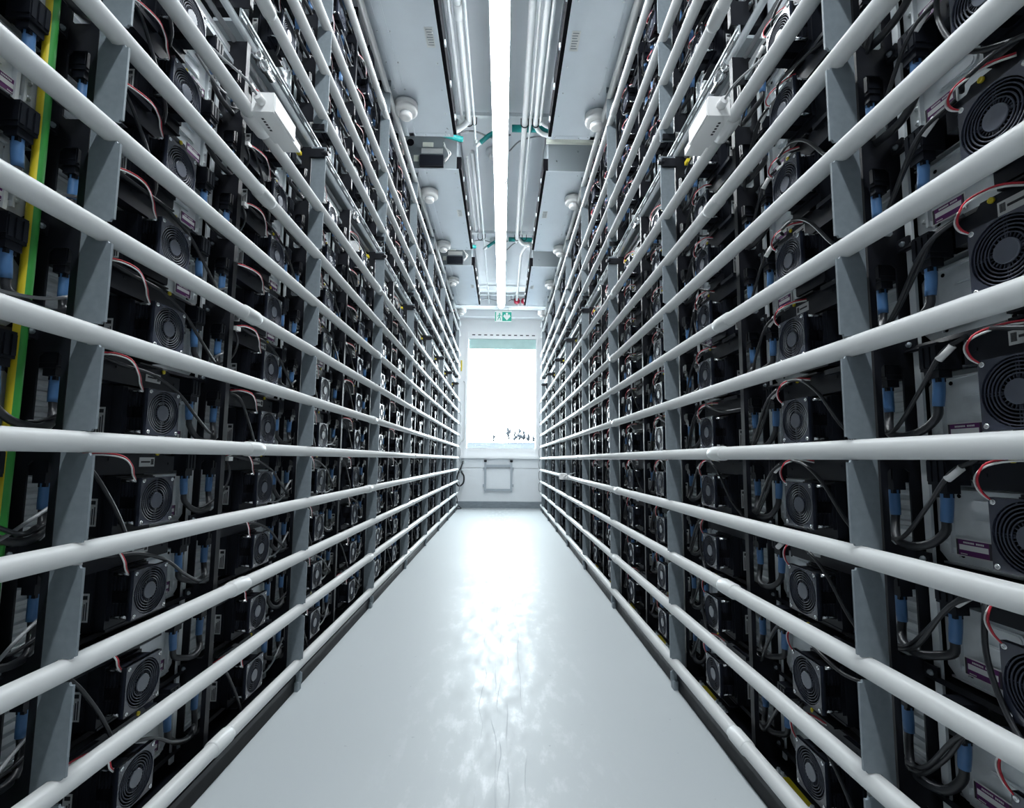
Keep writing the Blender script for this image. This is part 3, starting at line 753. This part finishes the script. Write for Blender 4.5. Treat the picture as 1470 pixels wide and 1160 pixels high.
# ------------------------------------------------------------------ ceiling
LZ = 2.85+H
seg = [(-3.48, -1.46), (-1.43, 0.59), (0.62, 2.66), (2.69, 4.71), (4.74, 6.75), (6.78, 8.76)]
names = ['farthest luminaire behind the viewer', 'luminaire of the ceiling row right behind the viewer', 'nearest luminaire of the bright ceiling row, overhead', 'second luminaire of the bright ceiling row, entering the frame top', 'third luminaire of the bright ceiling row', 'farthest luminaire of the bright ceiling row, near exit sign']
for (y0, y1), nm in zip(seg, names):
    t = thing('ceiling_lamp', nm, 'lamp', (-0.045, (y0+y1)/2, LZ), 'tubular ceiling luminaires'); L_ = (y1-y0)/2
    d = MB(); prof = [(-L_+0.02, 0.70), (-L_+0.06, 0.93), (-L_+0.3, 1.0), (L_-0.3, 1.0), (L_-0.06, 0.93), (L_-0.02, 0.70)]; n = 12
    for y, k in prof:
        for q in range(n):
            a = math.pi*q/(n-1); d.v.append((0.066*k*math.cos(a), y, -0.058*k*math.sin(a)))
    for i in range(len(prof)-1):
        for q in range(n-1): d.face((i*n+q, (i+1)*n+q, (i+1)*n+q+1, i*n+q+1), 0, True)
    d.face(range(n)); d.face(range((len(prof)-1)*n+n-1, (len(prof)-1)*n-1, -1))
    obj('diffuser', d, 'lamp', t)
    obj('housing', MB().box(-0.066, 0.066, -L_+0.02, L_-0.02, 0.0, 0.05), 'lampb', t)
    obj('end_clip', MB().box(-0.035, 0.035, L_-0.02, L_+0.008, -0.03, 0.04), 'lampb', t)
    for yy in (-L_*0.6, L_*0.6): obj('hanger', MB().cyl((0, yy, 0.05), (0, yy, CEIL-LZ), 0.006, n=6), 'barn', t)

UB = 2.70+H
units = [(2.05, 3.82), (4.28, 6.01), (6.52, 8.26)]
for side, s, xe in (('left', -1, 0.436), ('right', 1, 0.385)):
    for i, (y0, y1) in enumerate(units):
        t = thing('cooling_unit', ['nearest', 'middle', 'farthest'][i]+' galvanised cooling unit hanging over the %s racks' % side, 'cooling unit', (s*xe, y0, UB), 'ceiling cooling units')
        L_ = y1-y0; T = CEIL-UB
        def B(m, a, b2, c, e, f, g, mi=0): m.box(s*a, s*b2, c, e, f, g, mi)
        b = MB(); B(b, 0.02, 1.1, 0.002, L_-0.002, 0.004, T-0.02); obj('casing', b, 'ductp', t)
        b = MB(); B(b, 0.0, 1.1, 0.0, L_, -0.002, 0.004); B(b, 0.0, 1.1, L_-0.04, L_, -0.004, -0.002); obj('bottom_panel', b, 'duct', t)
        b = MB()
        for q in (0.315, 0.372): B(b, q, q+0.006, 0.0, L_, -0.007, -0.002)
        B(b, 0.325, 0.368, 0.0, L_, -0.004, -0.002); obj('rail', b, 'duct', t)
        b = MB()
        for yy in [0.06+0.24*k for k in range(int(L_/0.24)+1)]:
            for q in (0.035, 0.305, 0.385): b.lathe([(0.005, 0.0), (0.005, -0.003)], (s*q, min(yy, L_-0.02), -0.002), 'z', 6)
        for q in range(5): b.lathe([(0.005, 0.0), (0.005, -0.003)], (s*(0.03+0.2*q), L_-0.02, -0.004), 'z', 6)
        obj('rivets', b, 'barn', t)['kind'] = 'stuff'
        b = MB(); P = [(-s*0.004+s*0.004*math.sin(k*1.9), 0.02+k*(L_-0.04)/24, 0.035+0.007*math.sin(k*2.7)) for k in range(25)]
        b.tube(P, [0.017+0.005*math.sin(k*1.3) for k in range(25)], 8); B(b, -0.026, 0.02, 0.01, L_-0.01, 0.008, 0.13); obj('rubber_seal', b, 'void', t)
        for k in range(5):
            b = MB(); B(b, -0.036, -0.006, 0.2+k*(L_-0.4)/4, 0.225+k*(L_-0.4)/4, 0.015, 0.05); obj('seal_clip', b, 'galv', t)
        b = MB(); B(b, 0.03, 0.085, L_*0.42, L_*0.42+0.15, -0.0035, -0.002)
        for q in range(7): B(b, 0.036, 0.076-0.004*(q % 3), L_*0.42+0.012+q*0.019, L_*0.42+0.018+q*0.019, -0.004, -0.0034, 1)
        obj('rating_sticker', b, ['stk', 'ductp'], t)
        if side == 'left' and i > 0:
            b = MB(); B(b, 0.50, 0.72, -0.02, 0.002, 0.07, 0.30); obj('cream_cover', b, 'cream', t)
            b = MB(); B(b, 0.14, 0.36, -0.03, 0.002, 0.015, 0.12); B(b, 0.16, 0.34, -0.034, -0.03, 0.03, 0.036); obj('black_controller', b, 'bplas', t)
            b = MB(); B(b, 0.15, 0.35, -0.004, 0.002, 0.15, 0.20); obj('white_label', b, 'stk', t)
            b = MB(); B(b, 0.24, 0.34, -0.003, 0.002, 0.215, 0.26); B(b, 0.375, 0.42, -0.003, 0.002, 0.07, 0.13); obj('grey_label', b, 'cream', t)
            b = MB(); b.lathe([(0.034, 0), (0.034, -0.006)], (s*0.455, 0.0, 0.255), 'y', 16); obj('cable_port', b, 'void', t)
            b = MB(); b.tube(cat([(s*0.13, -0.03, 0.05), (s*0.09, -0.05, 0.09), (s*0.10, -0.04, 0.15), (s*0.14, -0.02, 0.22)], 4), 0.006, 6); b.tube(cat([(s*0.13, -0.03, 0.07), (s*0.07, -0.05, 0.12), (s*0.12, -0.03, 0.19), (s*0.14, -0.02, 0.25)], 4), 0.006, 6); obj('white_leads', b, 'white', t)
            b = MB(); B(b, 0.47, 0.505, -0.04, 0.002, -0.0, 0.085); obj('white_plug', b, 'white', t)
            b = MB(); b.lathe([(0.035, 0), (0.03, -0.05), (0.016, -0.05)], (s*0.55, 0.0, 0.04), 'y', 14); obj('black_socket', b, 'bplas', t)
        if side == 'right' and i > 0:
            b = MB(); B(b, 0.0, 1.0, -0.03, 0.002, 0.27, 0.31); obj('cross_rail', b, 'cream', t)
            b = MB()
            for q in (0.1, 0.3, 0.55): b.lathe([(0.006, 0), (0.006, -0.004)], (s*q, 0.0, 0.1+0.1*(q > 0.2)), 'y', 6)
            obj('rivets', b, 'barn', t)['kind'] = 'stuff'
        if i < 2:
            b = MB()                      # drain hose at the far end
            if side == 'left':
                b.tube(cat([(s*0.60, L_+0.10, 0.14), (s*0.63, L_+0.26, 0.25), (s*0.62, L_+0.42, 0.235), (s*0.62, L_+0.47, 0.18)], 5), 0.024, 10)
                obj('hose', b, 'teal', t)
                b = MB(); b.tube(cat([(s*0.30, L_+0.06, 0.12), (s*0.16, L_+0.16, 0.15), (s*0.0, L_+0.25, 0.16), (-s*0.05, L_+0.27, 0.165)], 5), [0.024+0.003*(k % 2) for k in range(16)], 10); obj('hose', b, 'teal', t)

# smoke detectors on both sides
for side, s, x in (('left', -1, 0.760), ('right', 1, 0.707)):
    for i, y in enumerate([2.15, 3.31, 4.50, 5.66, 6.85, 8.30][1:]):
        y += 0.21 if side == 'right' else 0.14
        t = thing('smoke_detector', 'round white smoke detector over the %s racks, %s from camera' % (side, ORD[i]), 'smoke detector', (s*x, y, UB-0.07), 'smoke detectors beside the racks')
        obj('base', MB().lathe([(0.070, 0.062), (0.088, 0.055), (0.090, 0.028), (0.084, 0.022), (0.088, 0.016), (0.086, -0.004), (0.070, -0.014), (0.05, -0.016)], (0, 0, 0), 'z', 28), 'white', t)
        obj('sensor_head', MB().lathe([(0.050, -0.012), (0.047, -0.016), (0.047, -0.044), (0.040, -0.054), (0.02, -0.056)], (0, 0, 0), 'z', 24), 'white', t)
        obj('sensor_slots', MB().lathe([(0.0478, -0.020), (0.0478, -0.030)], (0, 0, 0), 'z', 24), 'lampb', t)
        obj('red_lead', MB().tube(cat([(s*0.06, 0, 0.02), (s*0.11, 0.01, 0.028), (s*0.17, 0.0, 0.02)], 4), 0.006, 6).tube(cat([(s*0.06, 0.02, 0.03), (s*0.11, 0.03, 0.04), (s*0.17, 0.01, 0.045)], 4), 0.005, 6), 'red', t)
        obj('bracket', MB().box(-0.025, 0.025, -0.025, 0.025, 0.06, 0.07).box(0.0, s*0.2, -0.012, 0.012, 0.045, 0.050), 'bsteel', t)
for i, (x, y) in enumerate([(-0.20, 2.83), (-0.13, 4.86), (-0.135, 6.95)]):
    t = thing('ceiling_sensor', 'small round sensor left of the luminaire row, %s from camera' % ORD[i], 'sensor', (x, y, CEIL-0.05), 'small sensors beside the luminaire row')
    obj('base', MB().lathe([(0.045, 0.05), (0.078, 0.05), (0.078, 0.015), (0.05, 0.005), (0.045, 0.005)], (0, 0, 0), 'z', 20), 'lampb', t)
    obj('sensor_head', MB().lathe([(0.042, 0.008), (0.042, -0.03), (0.03, -0.042)], (0, 0, 0), 'z', 18), 'white', t)
    obj('lead', MB().tube(cat([(0.05, -0.02, 0.03), (0.06, 0.0, -0.03), (0.10, 0.02, -0.06), (0.13, 0.0, 0.0)], 4), 0.006, 6), 'cable', t)

PZ = 3.06+H
def cpipe(label, pts, r, m='cpipe', joints=(), cat_='pipe', name='ceiling_pipe'):
    t = thing(name, label, cat_, (0, 0, 0), 'pipes under the ceiling')
    obj('tube', MB().tube(pts, r, 14), m, t)
    for (p, q) in joints: obj('sleeve', MB().cyl(p, q, r+0.006, n=14), m, t)
    return t
cpipe('thick white ceiling pipe left of the lamps, bending to the left', cat([(-0.335, 0.6, PZ), (-0.335, 2.5, PZ), (-0.335, 3.98, PZ), (-0.345, 4.10, PZ-0.01), (-0.42, 4.16, PZ-0.04), (-0.55, 4.17, PZ-0.10)], 6), 0.026, joints=[((-0.335, 2.98, PZ), (-0.335, 3.09, PZ))])
cpipe('slim pipe at the outer left of the thick ceiling pipe', [(-0.395, 0.6, PZ+0.01), (-0.395, 4.1, PZ+0.01)], 0.014)
cpipe('thin steel pipe left of the lamps running to the end wall', [(-0.285, 0.6, PZ-0.01), (-0.285, 9.2, PZ-0.01)], 0.0115, 'galv', [((-0.285, 4.34, PZ-0.01), (-0.285, 4.44, PZ-0.01))])
cpipe('thick white pipe on far left half of the ceiling', [(-0.335, 4.6, PZ+0.03), (-0.335, 6.30, PZ+0.03)], 0.024)
cpipe('slim pipe beside the far left thick ceiling pipe', [(-0.395, 4.7, PZ+0.04), (-0.395, 6.3, PZ+0.04)], 0.012)
cpipe('thick white ceiling pipe right of the lamps, running far', cat([(0.175, 0.6, PZ), (0.175, 3.0, PZ), (0.175, 6.25, PZ), (0.19, 6.4, PZ), (0.25, 6.5, PZ-0.03), (0.36, 6.52, PZ-0.06)], 8), 0.026)
cpipe('slim white pipe against the right thick ceiling pipe', [(0.225, 0.6, PZ-0.005), (0.225, 6.3, PZ-0.005)], 0.010)
cpipe('white ceiling pipe bending right into the right cooling unit', cat([(0.275, 0.6, PZ), (0.275, 3.0, PZ), (0.275, 4.05, PZ), (0.285, 4.16, PZ-0.01), (0.34, 4.22, PZ-0.03), (0.46, 4.23, PZ-0.06)], 6), 0.021)
cpipe('slimmer white pipe beside the bending right ceiling pipe', cat([(0.318, 0.6, PZ), (0.318, 3.0, PZ), (0.318, 4.03, PZ), (0.33, 4.10, PZ-0.02), (0.44, 4.14, PZ-0.05)], 6), 0.013)
cpipe('pair of white drain pipes hanging at far right ceiling', cat([(0.36, 6.55, PZ), (0.26, 6.75, PZ-0.05), (0.25, 7.2, PZ-0.02), (0.25, 9.0, PZ)], 6), 0.022)
for i, y in enumerate((4.14, 6.42, 8.92)):
    t = thing('strut_rail', 'galvanised strut rail across the ceiling, %s from camera' % ORD[i], 'rail', (0, y, 0), 'ceiling strut rails')
    obj('channel', MB().box(-0.47, 0.42, -0.02, 0.02, PZ+0.055, PZ+0.095).box(-0.47, 0.42, -0.026, -0.02, PZ+0.055, PZ+0.063), 'galv', t)
    for x, r in ((-0.335, 0.03), (-0.285, 0.016), (0.175, 0.03), (0.275, 0.026)):
        if i == 2 and x in (-0.335, 0.275): continue
        obj('hook', MB().tube([(x+r*1.12*math.cos(a), 0, PZ+r*1.12*math.sin(a)) for a in [math.pi*(1.0+k/8) for k in range(9)]]+[(x+r*1.12, 0, PZ+0.06)], 0.005, 6).tube([(x-r*1.12, 0, PZ+0.06), (x-r*1.12, 0, PZ)], 0.005, 6), 'bsteel', t)
    if i < 2:
        t2 = thing('teal_hose', 'teal hose under the ceiling rail, right of the lamps, %s' % ('nearer' if i == 0 else 'farther'), 'hose', (0, y+0.10, 0), 'teal hoses at the ceiling')
        obj('hose', MB().tube([(0.06, 0, PZ+0.03), (0.42, 0, PZ+0.03)], 0.032, 12), 'teal', t2)
        t2 = thing('teal_hose', 'short teal hose left of the lamps by the rail, %s' % ('nearer' if i == 0 else 'farther'), 'hose', (0, y+0.14, 0), 'teal hoses at the ceiling')
        obj('hose', MB().tube(cat([(-0.24, 0.10, PZ-0.02), (-0.15, 0.06, PZ+0.03), (-0.05, 0.02, PZ+0.05)], 4), 0.022, 10), 'teal', t2)
        obj('barb', MB().tube([(-0.30, 0.13, PZ-0.045), (-0.24, 0.10, PZ-0.02)], 0.019, 10), 'galv', t2)
    tag(obj('ceiling_cable', MB().tube(cat([(-0.46, y+0.16, PZ+0.02), (-0.30, y+0.18, PZ+0.05), (-0.12, y+0.24, PZ+0.03), (0.05, y+0.26, PZ+0.08)], 5), 0.008, 6), 'gcable'), 'grey cable crossing under the ceiling left of the lamps, %s' % ORD[i], 'cable', 'cables crossing the ceiling')
    tag(obj('ceiling_cable', MB().tube(cat([(0.04, y+0.42, PZ+0.02), (0.14, y+0.38, PZ+0.10), (0.28, y+0.34, PZ+0.12), (0.42, y+0.32, PZ+0.12)], 5), 0.007, 6), 'gcable'), 'thin cable crossing under the ceiling right of the lamps, %s' % ORD[i], 'cable', 'cables crossing the ceiling')
t = thing('cable_clamp', 'small dark clamp beside the right middle cooling unit', 'clamp', (0.42, 4.14, UB+0.28)); obj('plate', MB().box(-0.025, 0.025, -0.03, 0.0, -0.06, 0.06), 'galv', t); obj('lever', MB().box(-0.008, 0.008, -0.05, -0.03, -0.04, 0.05), 'bsteel', t)

# ------------------------------------------------------------------ end wall details
t = thing('exit_sign', 'green and white emergency exit sign hanging before the end wall', 'sign', (-0.005, 9.45, 3.73))
obj('panel', MB().box(-0.17, 0.17, -0.008, 0.008, 0, 0.215), 'exitw', t)
g = MB(); g.box(-0.02, 0.165, -0.0105, -0.008, 0.005, 0.19); g.box(-0.165, -0.145, -0.0105, -0.008, 0.005, 0.19); obj('green_field', MB().box(-0.02, 0.165, -0.0105, -0.008, 0.005, 0.19), 'exitg', t); obj('green_edge', MB().box(-0.165, -0.145, -0.0105, -0.008, 0.005, 0.19), 'exitg', t)
g = MB().prism([(0.072, 0.02), (0.145, 0.10), (0.118, 0.15), (0.093, 0.11), (0.093, 0.175), (0.051, 0.175), (0.051, 0.11), (0.026, 0.15), (0.0, 0.10)], 'y', -0.013, -0.0104); obj('arrow', g, 'exitw', t)
g = MB(); g.lathe([(0.014, 0), (0.014, -0.002)], (-0.075, -0.008, 0.155), 'y', 10)
g.prism([(-0.095, 0.085), (-0.075, 0.08), (-0.062, 0.135), (-0.085, 0.14)], 'y', -0.0105, -0.008)
g.prism([(-0.118, 0.03), (-0.108, 0.025), (-0.078, 0.085), (-0.094, 0.09)], 'y', -0.0105, -0.008); g.prism([(-0.055, 0.015), (-0.046, 0.02), (-0.058, 0.075), (-0.08, 0.092), (-0.09, 0.085), (-0.068, 0.066)], 'y', -0.0105, -0.008)
g.prism([(-0.068, 0.13), (-0.045, 0.10), (-0.028, 0.11), (-0.03, 0.118), (-0.044, 0.112), (-0.062, 0.14)], 'y', -0.0105, -0.008); g.prism([(-0.085, 0.135), (-0.118, 0.115), (-0.12, 0.085), (-0.113, 0.085), (-0.108, 0.11), (-0.08, 0.122)], 'y', -0.0105, -0.008)
obj('running_figure', g, 'exitg', t)
obj('sign_bracket', MB().box(-0.12, 0.12, -0.006, 0.006, 0.215, 0.235).cyl((-0.1, 0, 0.235), (-0.1, 0, 0.30), 0.005, n=6).cyl((0.1, 0, 0.235), (0.1, 0, 0.30), 0.005, n=6), 'lampb', t)
for x, nm in ((0.262, 'left red siren of the pair on the end beam'), (0.405, 'right red siren of the pair on the end beam')):
    t = thing('siren', nm, 'siren', (x, YW-0.42, 4.10), 'red sirens on the end beam')
    obj('body', MB().lathe([(0.062, 0), (0.062, -0.03), (0.056, -0.05), (0.044, -0.075), (0.02, -0.085)], (0, 0, 0), 'y', 22), 'siren', t)
    obj('rim', MB().lathe([(0.050, -0.056), (0.052, -0.064), (0.046, -0.068)], (0, 0, 0), 'y', 22), 'siren', t)
    obj('cable_lugs', MB().box(-0.04, -0.02, -0.03, 0, -0.082, -0.055).box(0.02, 0.04, -0.03, 0, -0.082, -0.055), 'white', t)
t = thing('tube_frame', 'square grey tube frame fixed low on the end wall', 'frame', (-0.07, YW-0.06, 0))
X0, X1, Z0, Z1 = -0.26, 0.26, 0.36, 0.86
obj('post', MB().box(X0-0.02, X0+0.02, -0.02, 0.02, Z0-0.03, Z1+0.05), 'fgrey', t); obj('post', MB().box(X1-0.02, X1+0.02, -0.02, 0.02, Z0-0.03, Z1+0.05), 'fgrey', t)
obj('rail', MB().box(X0+0.02, X1-0.02, -0.018, 0.018, Z0-0.015, Z0+0.02), 'fgrey', t); obj('rail', MB().box(X0+0.02, X1-0.02, -0.018, 0.018, Z1-0.04, Z1), 'fgrey', t)
for x in (X0, X1):
    obj('cap', MB().lathe([(0.02, 0.05), (0.028, 0.065), (0.028, 0.085), (0.018, 0.095)], (x, 0, Z1), 'z', 12), 'bplas', t)
    for z in (Z0+0.06, Z1-0.10): obj('hinge', MB().box(x-0.045 if x < 0 else x, x if x < 0 else x+0.045, 0.0, 0.035, z, z+0.05), 'fgrey', t)
for i, z in enumerate((0.92, 0.73)):
    t = thing('wall_grommet', ['upper', 'lower'][i]+' round cable outlet with black cable on end wall at left', 'cable outlet', (-0.80+0.02*(1-i), YW-0.025, z), 'cable outlets on the end wall')
    obj('ring', MB().lathe([(0.045, 0), (0.045, -0.015), (0.022, -0.02)], (0, 0, 0), 'y', 18), 'galv', t)
    p = [(0, -0.02, 0), (0.0, -0.09, -0.03), (-0.03, -0.12, -0.12), (-0.085, -0.12, -0.24), (-0.11, -0.12, -0.36)] if i == 0 else [(0, -0.02, 0), (0.01, -0.10, -0.03), (0.05, -0.12, -0.10), (0.045, -0.12, -0.22), (-0.02, -0.12, -0.29), (-0.08, -0.13, -0.26), (-0.12, -0.12, -0.14)]
    obj('cable', MB().tube(cat(p, 6), 0.016, 8), 'cable', t)
tag(obj('floor_cable', MB().tube(cat([(-0.92, 9.5, 0.33), (-0.87, 9.52, 0.2), (-0.86, 9.5, 0.08), (-0.78, 9.45, 0.02), (-0.84, 9.4, 0.012), (-0.9, 9.3, 0.03)], 5), 0.009, 7), 'cable'), 'black cable dropping to the floor at the left end corner', 'cable')
tag(obj('yellow_sign', MB().box(-0.862, -0.835, YW-0.02, YW, 2.76, 2.98), 'yellow'), 'small yellow plate on the end wall left of the window', 'plate')
tag(obj('wall_conduit', MB().tube(cat([(-0.80, YW-0.02, 2.55), (-0.765, YW-0.02, 2.50), (-0.76, YW-0.02, 2.3), (-0.76, YW-0.02, 1.5), (-0.765, YW-0.02, 1.38), (-0.82, YW-0.02, 1.32)], 6), 0.011, 8), 'pipe'), 'thin pale conduit running down beside the window frame', 'conduit')
